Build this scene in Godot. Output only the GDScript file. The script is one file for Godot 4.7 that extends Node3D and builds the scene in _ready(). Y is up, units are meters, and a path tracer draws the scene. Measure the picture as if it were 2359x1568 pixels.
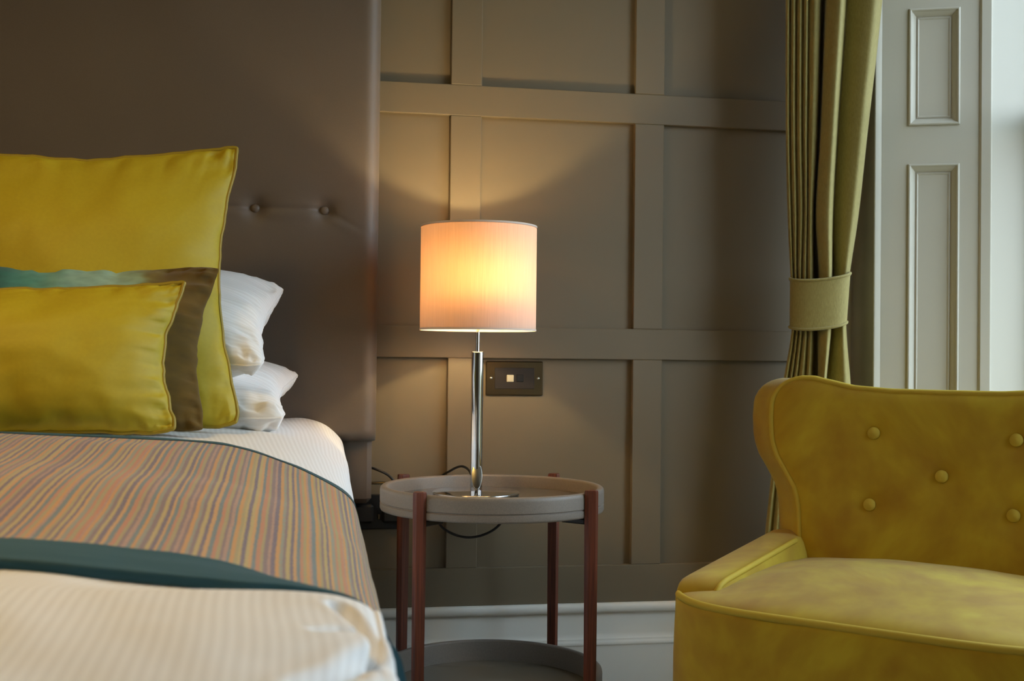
extends Node3D

# ---------------------------------------------------------------- mesh builder
class MB:
	var v := PackedVector3Array()
	var n := PackedVector3Array()
	var t := PackedVector2Array()
	var ix := PackedInt32Array()
	func tri_flat(a: Vector3, b: Vector3, c: Vector3, out: Vector3) -> void:
		var nn := (c - a).cross(b - a)
		if nn.length() < 1e-12:
			return
		if nn.dot(out) < 0.0:
			var k := b
			b = c
			c = k
			nn = -nn
		nn = nn.normalized()
		var s := v.size()
		for p in [a, b, c]:
			v.append(p)
			n.append(nn)
			t.append(Vector2(p.x + p.z, p.y))
		ix.append_array(PackedInt32Array([s, s + 1, s + 2]))
	func poly(pts: Array, out: Vector3) -> void:
		for i in range(1, pts.size() - 1):
			tri_flat(pts[0], pts[i], pts[i + 1], out)
	# a grid of rows; smooth inside, creased where a row or column is doubled
	func grid(rows: Array, wrap := false, flip := false, uvs = null) -> void:
		var R := rows.size()
		var K: int = rows[0].size()
		var s := v.size()
		var nn := PackedVector3Array()
		nn.resize(R * K)
		for r in R:
			for k in K:
				v.append(rows[r][k])
				t.append(uvs[r][k] if uvs != null else Vector2(float(k) / (K - 1), float(r) / (R - 1)))
		for r in R - 1:
			for k in K - 1:
				var q := [r * K + k, r * K + k + 1, (r + 1) * K + k + 1, (r + 1) * K + k]
				for f in [[q[0], q[1], q[2]], [q[0], q[2], q[3]]]:
					var a: int = f[0]
					var b: int = f[2] if flip else f[1]
					var c: int = f[1] if flip else f[2]
					var fn := (v[s + c] - v[s + a]).cross(v[s + b] - v[s + a])
					if fn.length_squared() < 1e-20:
						continue
					nn[a] += fn
					nn[b] += fn
					nn[c] += fn
					ix.append_array(PackedInt32Array([s + a, s + b, s + c]))
		if wrap:
			for r in R:
				var m := nn[r * K] + nn[r * K + K - 1]
				nn[r * K] = m
				nn[r * K + K - 1] = m
		for i in nn.size():
			n.append(nn[i].normalized() if nn[i].length_squared() > 1e-24 else Vector3.UP)
	func box(lo: Vector3, hi: Vector3, bev := 0.002) -> void:
		var c := (lo + hi) * 0.5
		var h := (hi - lo) * 0.5
		bev = minf(bev, minf(h.x, minf(h.y, h.z)) * 0.9)
		var P := {}
		for sx in [-1, 1]:
			for sy in [-1, 1]:
				for sz in [-1, 1]:
					var sg := Vector3(sx, sy, sz)
					for ax in 3:
						var d := Vector3.ONE * bev
						d[ax] = 0.0
						P[[sx, sy, sz, ax]] = c + sg * (h - d)
		for ax in 3:
			var b1 := (ax + 1) % 3
			var b2 := (ax + 2) % 3
			for s in [-1, 1]:
				var q := []
				for o in [[-1, -1], [1, -1], [1, 1], [-1, 1]]:
					var g := [0, 0, 0]
					g[ax] = s
					g[b1] = o[0]
					g[b2] = o[1]
					q.append(P[[g[0], g[1], g[2], ax]])
				var out := Vector3.ZERO
				out[ax] = s
				poly(q, out)
			for s1 in [-1, 1]:
				for s2 in [-1, 1]:
					var g := [0, 0, 0]
					g[b1] = s1
					g[b2] = s2
					var g2 := g.duplicate()
					g[ax] = -1
					g2[ax] = 1
					var out := Vector3.ZERO
					out[b1] = s1
					out[b2] = s2
					poly([P[[g[0], g[1], g[2], b1]], P[[g2[0], g2[1], g2[2], b1]], P[[g2[0], g2[1], g2[2], b2]], P[[g[0], g[1], g[2], b2]]], out)
		for sx in [-1, 1]:
			for sy in [-1, 1]:
				for sz in [-1, 1]:
					poly([P[[sx, sy, sz, 0]], P[[sx, sy, sz, 1]], P[[sx, sy, sz, 2]]], Vector3(sx, sy, sz))
	func tube(path: Array, r: float, sides := 10, closed := false) -> void:
		var rows := []
		var up := Vector3(0.13, 0.87, 0.31).normalized()
		var N := path.size()
		for i in N:
			var a: Vector3 = path[(i - 1 + N) % N] if closed or i > 0 else path[i]
			var b: Vector3 = path[(i + 1) % N] if closed or i < N - 1 else path[i]
			var d := (b - a).normalized()
			var x := (up - d * up.dot(d)).normalized()
			up = x
			var y := d.cross(x)
			var row := PackedVector3Array()
			for k in sides + 1:
				var an := TAU * k / sides
				row.append(path[i] + (x * cos(an) + y * sin(an)) * r)
			rows.append(row)
		if closed:
			rows.append(rows[0])
		grid(rows, true, true)
		if not closed:
			for e in [0, N - 1]:
				var out: Vector3 = path[0] - path[1] if e == 0 else path[N - 1] - path[N - 2]
				var q := Array(rows[e])
				q.pop_back()
				poly(q, out)
	# profile of (radius, height); doubled points make creases
	func lathe(prof: Array, seg := 64, c := Vector3.ZERO) -> void:
		var rows := []
		for p in prof:
			var row := PackedVector3Array()
			for k in seg + 1:
				var an := TAU * k / seg
				row.append(c + Vector3(p[0] * sin(an), p[1], p[0] * cos(an)))
			rows.append(row)
		grid(rows, true, false)
	# a profile of points (across, out) swept from a to b
	func sweep(prof: Array, a: Vector3, b: Vector3, ax: Vector3, ay: Vector3) -> void:
		var rows := []
		for p in [a, b]:
			var row := PackedVector3Array()
			for q in prof:
				row.append(p + ax * q[0] + ay * q[1])
			rows.append(row)
		grid(rows)
	func shift(o: Vector3) -> MB:
		for i in v.size():
			v[i] -= o
		return self
	func done() -> ArrayMesh:
		var a := []
		a.resize(Mesh.ARRAY_MAX)
		a[Mesh.ARRAY_VERTEX] = v
		a[Mesh.ARRAY_NORMAL] = n
		a[Mesh.ARRAY_TEX_UV] = t
		a[Mesh.ARRAY_INDEX] = ix
		var m := ArrayMesh.new()
		m.add_surface_from_arrays(Mesh.PRIMITIVE_TRIANGLES, a)
		return m

# ---------------------------------------------------------------- helpers
var M := {}
var taken := {}

func numbered(called: String) -> String:
	taken[called] = taken.get(called, -1) + 1
	return called if taken[called] == 0 else "%s_%03d" % [called, taken[called]]

func meta(o: Node, label: String, category := "", group := "", kind := "") -> void:
	if label: o.set_meta("label", label)
	if category: o.set_meta("category", category)
	if group: o.set_meta("group", group)
	if kind: o.set_meta("kind", kind)

func thing(called: String, label: String, category: String, at := Vector3.ZERO, group := "") -> Node3D:
	var o := Node3D.new()
	o.name = numbered(called)
	o.position = at
	meta(o, label, category, group)
	add_child(o)
	return o

func structure(called: String, label: String, at := Vector3.ZERO) -> Node3D:
	var o := Node3D.new()
	o.name = called
	o.position = at
	meta(o, label, "", "", "structure")
	add_child(o)
	return o

func part(called: String, b: MB, m: Material, parent: Node, label := "") -> MeshInstance3D:
	var o := MeshInstance3D.new()
	o.name = called
	o.mesh = b.done()
	o.material_override = m
	o.cast_shadow = GeometryInstance3D.SHADOW_CASTING_SETTING_ON
	if label: o.set_meta("label", label)
	parent.add_child(o, true)
	return o

# a part whose shape is given in room coordinates
func part_at(called: String, b: MB, m: Material, parent: Node3D, label := "") -> MeshInstance3D:
	var o: Vector3 = parent.position
	if parent.get_parent() is Node3D and parent.get_parent() != self:
		o += parent.get_parent().position
	return part(called, b.shift(o), m, parent, label)

func boxed(called: String, lo: Vector3, hi: Vector3, m: Material, parent: Node3D, bev := 0.002, label := "") -> MeshInstance3D:
	var b := MB.new()
	b.box(lo, hi, bev)
	return part_at(called, b, m, parent, label)

func rgb(r: int, g: int, b: int) -> Color:
	return Color(r / 255.0, g / 255.0, b / 255.0)

func mat(c: Color, rough := 0.6, metal := 0.0, sheen := 0.0, tint := 0.5) -> StandardMaterial3D:
	var m := StandardMaterial3D.new()
	m.albedo_color = c
	m.roughness = rough
	m.metallic = metal
	if sheen > 0.0:
		m.rim_enabled = true
		m.rim = sheen
		m.rim_tint = tint
	m.cull_mode = BaseMaterial3D.CULL_DISABLED
	return m

func noise(sd: int, freq: float, oct := 4) -> FastNoiseLite:
	var f := FastNoiseLite.new()
	f.seed = sd
	f.noise_type = FastNoiseLite.TYPE_SIMPLEX_SMOOTH
	f.frequency = freq
	f.fractal_octaves = oct
	return f

# a tile of noise between two colours; wide and tall set how the grain is drawn out
func grain(sd: int, c0: Color, c1: Color, wide: float, tall: float, oct := 4, contrast := 1.0, size := 256) -> ImageTexture:
	var f := noise(sd, 1.0, oct)
	var im := Image.create(size, size, false, Image.FORMAT_RGB8)
	for y in size:
		for x in size:
			var a := TAU * x / size
			var u := float(y) / size
			# x wraps on a circle, y is blended over its end
			var p := Vector3(cos(a) * wide, sin(a) * wide, u * tall)
			var q := f.get_noise_3dv(p)
			if u > 0.8:
				q = lerpf(q, f.get_noise_3dv(p - Vector3(0, 0, tall)), (u - 0.8) / 0.2)
			im.set_pixel(x, y, c0.lerp(c1, clampf(0.5 + q * contrast, 0.0, 1.0)))
	return ImageTexture.create_from_image(im)

func tri(m: StandardMaterial3D, tex: Texture2D, scale: Vector3) -> StandardMaterial3D:
	m.albedo_texture = tex
	m.uv1_triplanar = true
	m.uv1_scale = scale
	return m

func bumpy(m: StandardMaterial3D, tex: Texture2D, cm: float) -> StandardMaterial3D:
	m.heightmap_enabled = true
	m.heightmap_texture = tex
	m.heightmap_scale = cm
	return m

func spline(pts: Array, count: int) -> Array:
	var out := []
	var N := pts.size()
	for i in count:
		var x := float(i) / (count - 1) * (N - 1)
		var k := mini(int(x), N - 2)
		var f := x - k
		var a = pts[maxi(k - 1, 0)]
		var b = pts[k]
		var c = pts[k + 1]
		var d = pts[mini(k + 2, N - 1)]
		if k == 0: a = b * 2 - c
		if k == N - 2: d = c * 2 - b
		out.append(0.5 * ((b * 2) + (c - a) * f + (a * 2 - b * 5 + c * 4 - d) * f * f + (b * 3 - a - c * 3 + d) * f * f * f))
	return out

func look(keys: Array, vals: Array, x: float) -> float:
	if x <= keys[0]: return vals[0]
	for i in keys.size() - 1:
		if x <= keys[i + 1]:
			var f: float = (x - keys[i]) / (keys[i + 1] - keys[i])
			return lerpf(vals[i], vals[i + 1], f)
	return vals[-1]

func steps(a: float, b: float, k: int) -> Array:
	var o := []
	for i in k + 1:
		o.append(lerpf(a, b, float(i) / k))
	return o

# ---------------------------------------------------------------- the scene
const WIN_X := 1.45      # room face of the window wall
const LEFT_X := -2.75
const FRONT_Z := 5.2
const TOP_Y := 2.85

func _ready() -> void:
	camera_and_light()
	materials()
	room()
	window_side()
	ceiling_lamp()
	bed()
	headboard()
	pillows_and_cushions()
	side_table()
	table_lamp()
	wall_fittings()
	armchair()
	curtain()

func camera_and_light() -> void:
	var cam := Camera3D.new()
	cam.name = "camera"
	cam.position = Vector3(0, 0.9, 2.955)
	cam.basis = Basis(Vector3.UP, deg_to_rad(-10.2806)) * Basis(Vector3.RIGHT, deg_to_rad(0.7835)) * Basis(Vector3.BACK, deg_to_rad(0.6337))
	var at := CameraAttributesPhysical.new()
	at.frustum_focal_length = 42.09
	at.frustum_focus_distance = 2.5
	at.exposure_aperture = 6.2
	cam.attributes = at
	cam.fov = 31.83
	cam.near = 0.05
	cam.far = 60.0
	add_child(cam)
	cam.current = true

	var env := Environment.new()
	env.tonemap_mode = Environment.TONE_MAPPER_LINEAR
	env.tonemap_exposure = 1.25
	env.background_mode = Environment.BG_SKY
	var sky := Sky.new()
	var sm := ProceduralSkyMaterial.new()
	sm.sky_top_color = Color(0.77, 0.87, 0.95)
	sm.sky_horizon_color = Color(0.90, 0.94, 0.95)
	sm.ground_horizon_color = Color(0.45, 0.50, 0.46)
	sm.ground_bottom_color = Color(0.30, 0.34, 0.30)
	sm.sky_energy_multiplier = 1.0
	sky.sky_material = sm
	env.sky = sky
	env.background_energy_multiplier = 7.5
	env.sdfgi_enabled = true
	env.ssao_enabled = true
	env.ssil_enabled = true
	var we := WorldEnvironment.new()
	we.name = "world_environment"
	we.environment = env
	add_child(we)

func materials() -> void:
	M.wall = mat(rgb(114, 100, 78), 0.5)
	M.paint = mat(rgb(230, 224, 211), 0.42)
	M.joinery = mat(rgb(182, 176, 162), 0.4)
	M.plaster = mat(rgb(205, 200, 190), 0.9)
	M.ceiling = mat(rgb(225, 222, 215), 0.95)
	M.carpet = tri(mat(Color.WHITE, 1.0), grain(3, rgb(150, 141, 127), rgb(176, 166, 150), 9, 60), Vector3(4, 4, 4))
	var weave := grain(21, Color(0.3, 0.3, 0.3), Color(0.8, 0.8, 0.8), 26, 160, 2, 1.0)
	M.head = bumpy(tri(mat(rgb(98, 85, 74), 0.55, 0.0, 0.2, 0.3), grain(5, Color(0.94, 0.94, 0.94), Color.WHITE, 20, 120, 2), Vector3(6, 6, 6)), weave, 0.02)
	M.white = mat(rgb(240, 238, 236), 0.8, 0.0, 0.1, 0.0)
	M.divan = mat(rgb(70, 62, 55), 0.9)
	M.mattress = mat(rgb(210, 206, 198), 0.9)
	M.teal = mat(rgb(30, 74, 84), 0.75, 0.0, 0.3, 0.5)
	M.throw_cloth = mat(Color.WHITE, 0.95, 0.0, 0.3, 0.3)
	M.throw_cloth.albedo_texture = stripes()
	M.satin = bumpy(tri(mat(rgb(176, 156, 14), 0.62, 0.0, 0.35, 1.0), grain(8, Color(0.97, 0.97, 0.97), Color.WHITE, 6, 40, 3), Vector3(3, 3, 3)), weave, 0.004)
	M.satin_pipe = mat(rgb(146, 124, 14), 0.5, 0.0, 0.3, 0.9)
	M.ombre = mat(Color(0.92, 0.92, 0.9), 0.95, 0.0, 0.3, 1.0)
	M.ombre.albedo_texture = ombre()
	M.velvet = tri(mat(Color.WHITE, 0.85, 0.0, 0.3, 1.0), nap(), Vector3(1.6, 1.6, 1.6))
	M.velvet_pipe = mat(rgb(186, 160, 48), 0.75, 0.0, 0.3, 1.0)
	M.linen = bumpy(tri(mat(Color.WHITE, 0.72, 0.0, 0.4, 0.7), grain(14, rgb(132, 118, 60), rgb(158, 144, 82), 40, 14, 3), Vector3(5, 5, 5)), weave, 0.01)
	M.wood = bumpy(tri(mat(Color.WHITE, 0.45), grain(17, rgb(72, 32, 18), rgb(118, 58, 34), 9, 3, 4, 1.1), Vector3(6, 2, 6)), weave, 0.004)
	M.tray = bumpy(tri(mat(Color.WHITE, 0.5), grain(18, rgb(116, 106, 96), rgb(136, 126, 115), 14, 90, 3), Vector3(5, 5, 5)), weave, 0.01)
	M.tray_floor = mat(rgb(108, 98, 82), 0.12)
	M.chrome = mat(rgb(214, 216, 218), 0.06, 1.0)
	M.brass = mat(rgb(124, 107, 80), 0.3, 1.0)
	M.steel = mat(rgb(190, 186, 178), 0.25, 1.0)
	M.rocker = mat(rgb(196, 186, 160), 0.35)
	M.dark_plastic = mat(rgb(42, 36, 32), 0.4)
	M.black_plastic = mat(rgb(20, 19, 18), 0.45)
	M.cable = mat(rgb(22, 20, 19), 0.5)
	M.shade = tri(mat(Color.WHITE, 0.9), grain(23, rgb(206, 182, 164), rgb(220, 197, 180), 60, 6, 3), Vector3(4, 1.2, 4))
	M.shade.backlight_enabled = true
	M.shade.backlight = Color(0.48, 0.375, 0.26)
	M.shade_rim = mat(rgb(216, 196, 182), 0.8)
	M.bulb = mat(rgb(255, 236, 200), 0.3)
	M.bulb.emission_enabled = true
	M.bulb.emission = rgb(255, 206, 130)
	M.bulb.emission_energy_multiplier = 3.0
	M.glass = mat(Color(0.9, 0.95, 0.95, 0.05), 0.02)
	M.glass.transparency = BaseMaterial3D.TRANSPARENCY_ALPHA

func stripes() -> ImageTexture:
	var W := 768
	var H := 512
	var im := Image.create(W, H, false, Image.FORMAT_RGB8)
	var r := RandomNumberGenerator.new()
	r.seed = 77
	var cols := [rgb(206, 146, 84), rgb(146, 152, 134), rgb(146, 116, 112), rgb(186, 164, 108), rgb(198, 130, 96), rgb(122, 136, 132), rgb(206, 156, 96), rgb(168, 156, 112), rgb(122, 102, 114), rgb(186, 146, 122)]
	# one texture width is 0.30 m; stripes 4 to 8 mm wide
	var edges := []
	var ci := []
	var x := 0.0
	var last := -1
	while x < W:
		edges.append(x)
		# a repeating order of warm, grey, dark and pale yarns with an odd one slipped in
		var c: int = [0, 1, 2, 3, 8, 6, 5, 4, 7, 2, 9, 5][ci.size() % 12]
		if r.randf() < 0.2: c = r.randi_range(0, cols.size() - 1)
		if c == last: c = (c + 5) % cols.size()
		ci.append(c)
		last = c
		x += r.randf_range(8.0, 14.0)
	var f := noise(31, 0.02, 3)
	var g := noise(32, 0.12, 2)
	for y in H:
		for xx in W:
			# chenille picks: the stripe edge wanders and small flecks of the next colour show through
			var w := xx + g.get_noise_2d(xx * 0.6, y * 0.7) * 2.6 + f.get_noise_2d(xx, y) * 1.0
			var k := 0
			while k < edges.size() - 1 and edges[k + 1] <= w: k += 1
			var c: Color = cols[ci[k]]
			var q := g.get_noise_2d(xx * 1.1 + 500.0, y * 0.6)
			if q > 0.22:
				c = c.lerp(cols[(ci[k] + 3) % cols.size()], 0.5)
			im.set_pixel(xx, y, c * (0.94 + 0.12 * g.get_noise_2d(xx * 3.0, y * 3.0 + 90.0)))
	return ImageTexture.create_from_image(im)

func ombre() -> ImageTexture:
	var W := 256
	var im := Image.create(W, W, false, Image.FORMAT_RGB8)
	var g := Gradient.new()
	g.offsets = PackedFloat32Array([0.0, 0.22, 0.34, 0.45, 0.57, 0.68, 0.75, 0.79, 0.83, 1.0])
	g.colors = PackedColorArray([rgb(40, 60, 80), rgb(22, 44, 56), rgb(24, 84, 78), rgb(84, 152, 146), rgb(142, 184, 176), rgb(158, 190, 172), rgb(148, 168, 134), rgb(122, 108, 50), rgb(106, 80, 12), rgb(98, 73, 9)])
	var f := noise(44, 0.03, 3)
	for y in W:
		for x in W:
			var u := float(x) / W + f.get_noise_2d(x, y) * 0.03
			im.set_pixel(x, y, g.sample(clampf(u, 0.0, 1.0)) * (0.95 + 0.1 * f.get_noise_2d(x * 2.0, y * 2.0)))
	return ImageTexture.create_from_image(im)

# velvet: patches of brushed nap over a golden ground
func nap() -> ImageTexture:
	var S := 512
	var im := Image.create(S, S, false, Image.FORMAT_RGB8)
	var f := noise(51, 1.0, 5)
	var h := noise(52, 1.0, 3)
	for y in S:
		for x in S:
			var a := TAU * x / S
			var b := TAU * y / S
			var q := f.get_noise_3d(cos(a) * 0.7 + 3.0, sin(a) * 0.7 + cos(b) * 0.7, sin(b) * 0.7)
			var s := h.get_noise_3d(cos(a) * 2.6 + 9.0, sin(a) * 2.6 + cos(b) * 1.3, sin(b) * 1.3)
			var k := clampf(0.5 + q * 0.9 + s * 0.15, 0.0, 1.0)
			im.set_pixel(x, y, rgb(158, 120, 6).lerp(rgb(190, 166, 30), k))
	return ImageTexture.create_from_image(im)

# ---------------------------------------------------------------- room shell
func room() -> void:
	var o := structure("floor", "carpeted bedroom floor")
	boxed("carpet", Vector3(LEFT_X - 0.2, -0.1, -0.2), Vector3(2.2, 0.0, FRONT_Z + 0.2), M.carpet, o, 0.0)
	o = structure("ceiling", "plain white ceiling")
	boxed("ceiling_board", Vector3(LEFT_X - 0.2, TOP_Y, -0.2), Vector3(2.2, TOP_Y + 0.1, FRONT_Z + 0.2), M.ceiling, o, 0.0)
	o = structure("wall_left", "plain wall on the far side of the bed")
	boxed("wall_face", Vector3(LEFT_X - 0.15, 0, -0.2), Vector3(LEFT_X, TOP_Y, FRONT_Z + 0.2), M.wall, o, 0.0)
	o = structure("wall_front", "plain wall opposite the bed")
	boxed("wall_face", Vector3(LEFT_X, 0, FRONT_Z), Vector3(2.2, TOP_Y, FRONT_Z + 0.15), M.wall, o, 0.0)
	# panelled wall behind the bed: recessed panels between rails and stiles 15 mm proud
	o = structure("wall_back", "taupe painted wall with square recessed panels")
	boxed("wall_core", Vector3(LEFT_X, 0, -0.2), Vector3(WIN_X + 0.5, TOP_Y, -0.012), M.wall, o, 0.0)
	var rails := [[0.281, 0.3751], [0.8959, 0.9745], [1.4994, 1.5763], [2.10, 2.177], [2.70, TOP_Y]]
	for r in rails:
		boxed("rail", Vector3(LEFT_X, r[0], -0.012), Vector3(WIN_X, r[1], 0.015), M.wall, o, 0.0015)
	var edges := []
	for k in range(-7, 3):
		var x0 := 0.3726 + 0.4745 * k
		edges.append([maxf(x0, LEFT_X), minf(x0 + (0.0775 if k < 2 else 0.2), WIN_X)])
	for i in rails.size() - 1:
		var y0: float = rails[i][1]
		var y1: float = rails[i + 1][0]
		for k in edges.size():
			boxed("stile", Vector3(edges[k][0], y0, -0.012), Vector3(edges[k][1], y1, 0.015), M.wall, o, 0.0015)
			if k < edges.size() - 1:
				boxed("recessed_panel", Vector3(edges[k][1], y0, -0.012), Vector3(edges[k + 1][0], y1, 0.0), M.wall, o, 0.0)
	# tall moulded skirting
	o = structure("baseboard_back", "tall grey-white moulded skirting board below the panelled wall")
	var b := MB.new()
	var pr := [[0.281, 0.0], [0.281, 0.020], [0.281, 0.020], [0.279, 0.026], [0.274, 0.029], [0.268, 0.0295], [0.262, 0.028], [0.2575, 0.024], [0.256, 0.018], [0.256, 0.018], [0.2545, 0.015], [0.245, 0.0165], [0.225, 0.0175], [0.205, 0.0185], [0.196, 0.021], [0.192, 0.026], [0.192, 0.026], [0.188, 0.0265], [0.186, 0.0290], [0.181, 0.0305], [0.177, 0.0300], [0.175, 0.0275], [0.175, 0.0275], [0.0, 0.0275]]
	b.sweep(pr, Vector3(LEFT_X, 0, 0), Vector3(WIN_X, 0, 0), Vector3.UP, Vector3.BACK)
	part_at("skirting_board", b, M.paint, o)

# ---------------------------------------------------------------- window, shutter, architrave
func window_side() -> void:
	var z0 := 0.166      # opening in the room face
	var z1 := 1.80
	var top := 2.55
	var far := 2.05
	var o := structure("wall_right", "window wall with two tall sash windows")
	boxed("wall_pier", Vector3(WIN_X, 0, -0.2), Vector3(far, TOP_Y, z0 - 0.002), M.plaster, o, 0.0)
	boxed("wall_head", Vector3(WIN_X, top, z0 - 0.002), Vector3(far, TOP_Y, z1), M.plaster, o, 0.0)
	boxed("wall_apron", Vector3(1.77, 0, z0 - 0.002), Vector3(far, 0.48, z1), M.paint, o, 0.0)
	boxed("wall_pier", Vector3(WIN_X, 0, z1), Vector3(far, TOP_Y, 2.85), M.plaster, o, 0.0)
	boxed("wall_apron", Vector3(WIN_X, 0, 2.85), Vector3(far, 0.48, 3.75), M.plaster, o, 0.0)
	boxed("wall_head", Vector3(WIN_X, top, 2.85), Vector3(far, TOP_Y, 3.75), M.plaster, o, 0.0)
	boxed("wall_pier", Vector3(WIN_X, 0, 3.75), Vector3(far, TOP_Y, FRONT_Z + 0.1), M.plaster, o, 0.0)
	# architrave round the shuttered opening
	o = structure("trim_1", "moulded white architrave around the window opening")
	var pr := [[0.0, 0.0], [0.0, 0.020], [0.0, 0.020], [0.006, 0.026], [0.014, 0.028], [0.020, 0.024], [0.022, 0.018], [0.022, 0.018], [0.028, 0.022], [0.045, 0.023], [0.062, 0.017], [0.080, 0.014], [0.138, 0.014], [0.138, 0.014], [0.139, 0.018], [0.141, 0.020], [0.145, 0.020], [0.147, 0.017], [0.147, 0.0]]
	var b := MB.new()
	b.sweep(pr, Vector3(WIN_X, 0, 0.018), Vector3(WIN_X, top + 0.12, 0.018), Vector3.BACK, Vector3.LEFT)
	part_at("architrave_side", b, M.joinery, o)
	b = MB.new()
	b.sweep(pr, Vector3(WIN_X, 0, z1 + 0.147), Vector3(WIN_X, top + 0.12, z1 + 0.147), Vector3.FORWARD, Vector3.LEFT)
	part_at("architrave_side", b, M.joinery, o)
	boxed("architrave_head", Vector3(WIN_X - 0.02, top, 0.018), Vector3(WIN_X, top + 0.12, z1 + 0.147), M.joinery, o, 0.004)
	# folded shutters in the splayed sides of the opening
	shutter(Vector3(WIN_X, 0, z0), Vector3(1.688, 0, 0.262), "white panelled shutter leaf folded back beside the green curtain")
	shutter(Vector3(1.688, 0, z1 - 0.096), Vector3(WIN_X, 0, z1), "white panelled shutter leaf on the near side of the window")
	sash("window_1", 1.69, 0.262, z1 - 0.096, 0.48, top)
	sash("window_2", 1.68, 2.85, 3.75, 0.48, top)

func shutter(a: Vector3, c: Vector3, label: String) -> void:
	var o := thing("window_shutter", label, "shutter", a)
	var dx := (c - a).normalized()
	var nz := Vector3(-dx.z, 0, dx.x)   # faces the room
	var wd := (c - a).length()
	o.basis = Basis(dx, Vector3.UP, nz)
	var top := 2.55
	# rows of panels: (bottom, top)
	var px0 := 0.062
	var px1 := 0.184
	var rows := [[0.52, 1.394], [1.491, 1.785], [1.88, 2.47]]
	var b := MB.new()
	b.box(Vector3(-0.002, 0, -0.05), Vector3(px0, top, 0.0), 0.0)
	part("shutter_stile", b, M.joinery, o)
	b = MB.new()
	b.box(Vector3(px1, 0, -0.05), Vector3(wd - 0.026, top, 0.0), 0.0)
	part("shutter_stile", b, M.joinery, o)
	# corner bead on the window side
	b = MB.new()
	b.box(Vector3(wd - 0.026, 0, -0.05), Vector3(wd + 0.004, top, 0.006), 0.004)
	part("corner_bead", b, M.joinery, o)
	var ys := [0.0]
	for r in rows:
		ys.append(r[0])
		ys.append(r[1])
	ys.append(top)
	for i in range(0, ys.size(), 2):
		b = MB.new()
		b.box(Vector3(px0, ys[i], -0.05), Vector3(px1, ys[i + 1], 0.0), 0.0)
		part("shutter_rail", b, M.joinery, o)
	# mitred panel mouldings and the sunk panel field
	var prof := [[0.0, 0.0], [0.0, 0.004], [0.0, 0.004], [0.003, 0.006], [0.006, 0.005], [0.0075, 0.001], [0.0075, 0.001], [0.012, -0.002], [0.017, -0.008], [0.019, -0.011], [0.019, -0.011], [0.0225, -0.0075], [0.026, -0.011], [0.026, -0.011], [(px1 - px0) / 2, -0.011]]
	for r in rows:
		b = MB.new()
		var rws := []
		for p in prof:
			var q: float = p[0]
			var z: float = p[1]
			rws.append([Vector3(px0 + q, r[0] + q, z), Vector3(px1 - q, r[0] + q, z), Vector3(px1 - q, r[1] - q, z), Vector3(px0 + q, r[1] - q, z)])
		for side in 4:
			var g := []
			for w in rws:
				g.append(PackedVector3Array([w[side], w[(side + 1) % 4]]))
			b.grid(g, false, true)
		part("shutter_panel", b, M.joinery, o)

func sash(called: String, x: float, z0: float, z1: float, y0: float, y1: float) -> void:
	var o := structure(called, "tall white sash window", Vector3(x, y0, (z0 + z1) / 2))
	# lining of the box frame
	boxed("jamb", Vector3(x, y0, z0 - 0.06), Vector3(x + 0.34, y1, z0), M.joinery, o, 0.0)
	boxed("jamb", Vector3(x, y0, z1), Vector3(x + 0.34, y1, z1 + 0.06), M.joinery, o, 0.0)
	boxed("window_head", Vector3(x, y1 - 0.04, z0), Vector3(x + 0.34, y1, z1), M.joinery, o, 0.0)
	boxed("sill", Vector3(x, y0 - 0.04, z0), Vector3(x + 0.36, y0 + 0.02, z1), M.joinery, o, 0.003)
	var ym := (y0 + y1) / 2
	for k in 2:
		var xs := x + 0.13 + 0.05 * k
		var a := (y0 + 0.02) if k == 0 else ym - 0.02
		var c := (ym + 0.02) if k == 0 else y1 - 0.04
		boxed("sash_stile", Vector3(xs, a, z0), Vector3(xs + 0.04, c, z0 + 0.05), M.joinery, o)
		boxed("sash_stile", Vector3(xs, a, z1 - 0.05), Vector3(xs + 0.04, c, z1), M.joinery, o)
		boxed("sash_rail", Vector3(xs, a, z0 + 0.05), Vector3(xs + 0.04, a + 0.05, z1 - 0.05), M.joinery, o)
		boxed("sash_rail", Vector3(xs, c - 0.05, z0 + 0.05), Vector3(xs + 0.04, c, z1 - 0.05), M.joinery, o)
		var b := MB.new()
		b.poly([Vector3(xs + 0.02, a + 0.05, z0 + 0.05), Vector3(xs + 0.02, a + 0.05, z1 - 0.05), Vector3(xs + 0.02, c - 0.05, z1 - 0.05), Vector3(xs + 0.02, c - 0.05, z0 + 0.05)], Vector3.LEFT)
		part_at("pane", b, M.glass, o)

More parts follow.
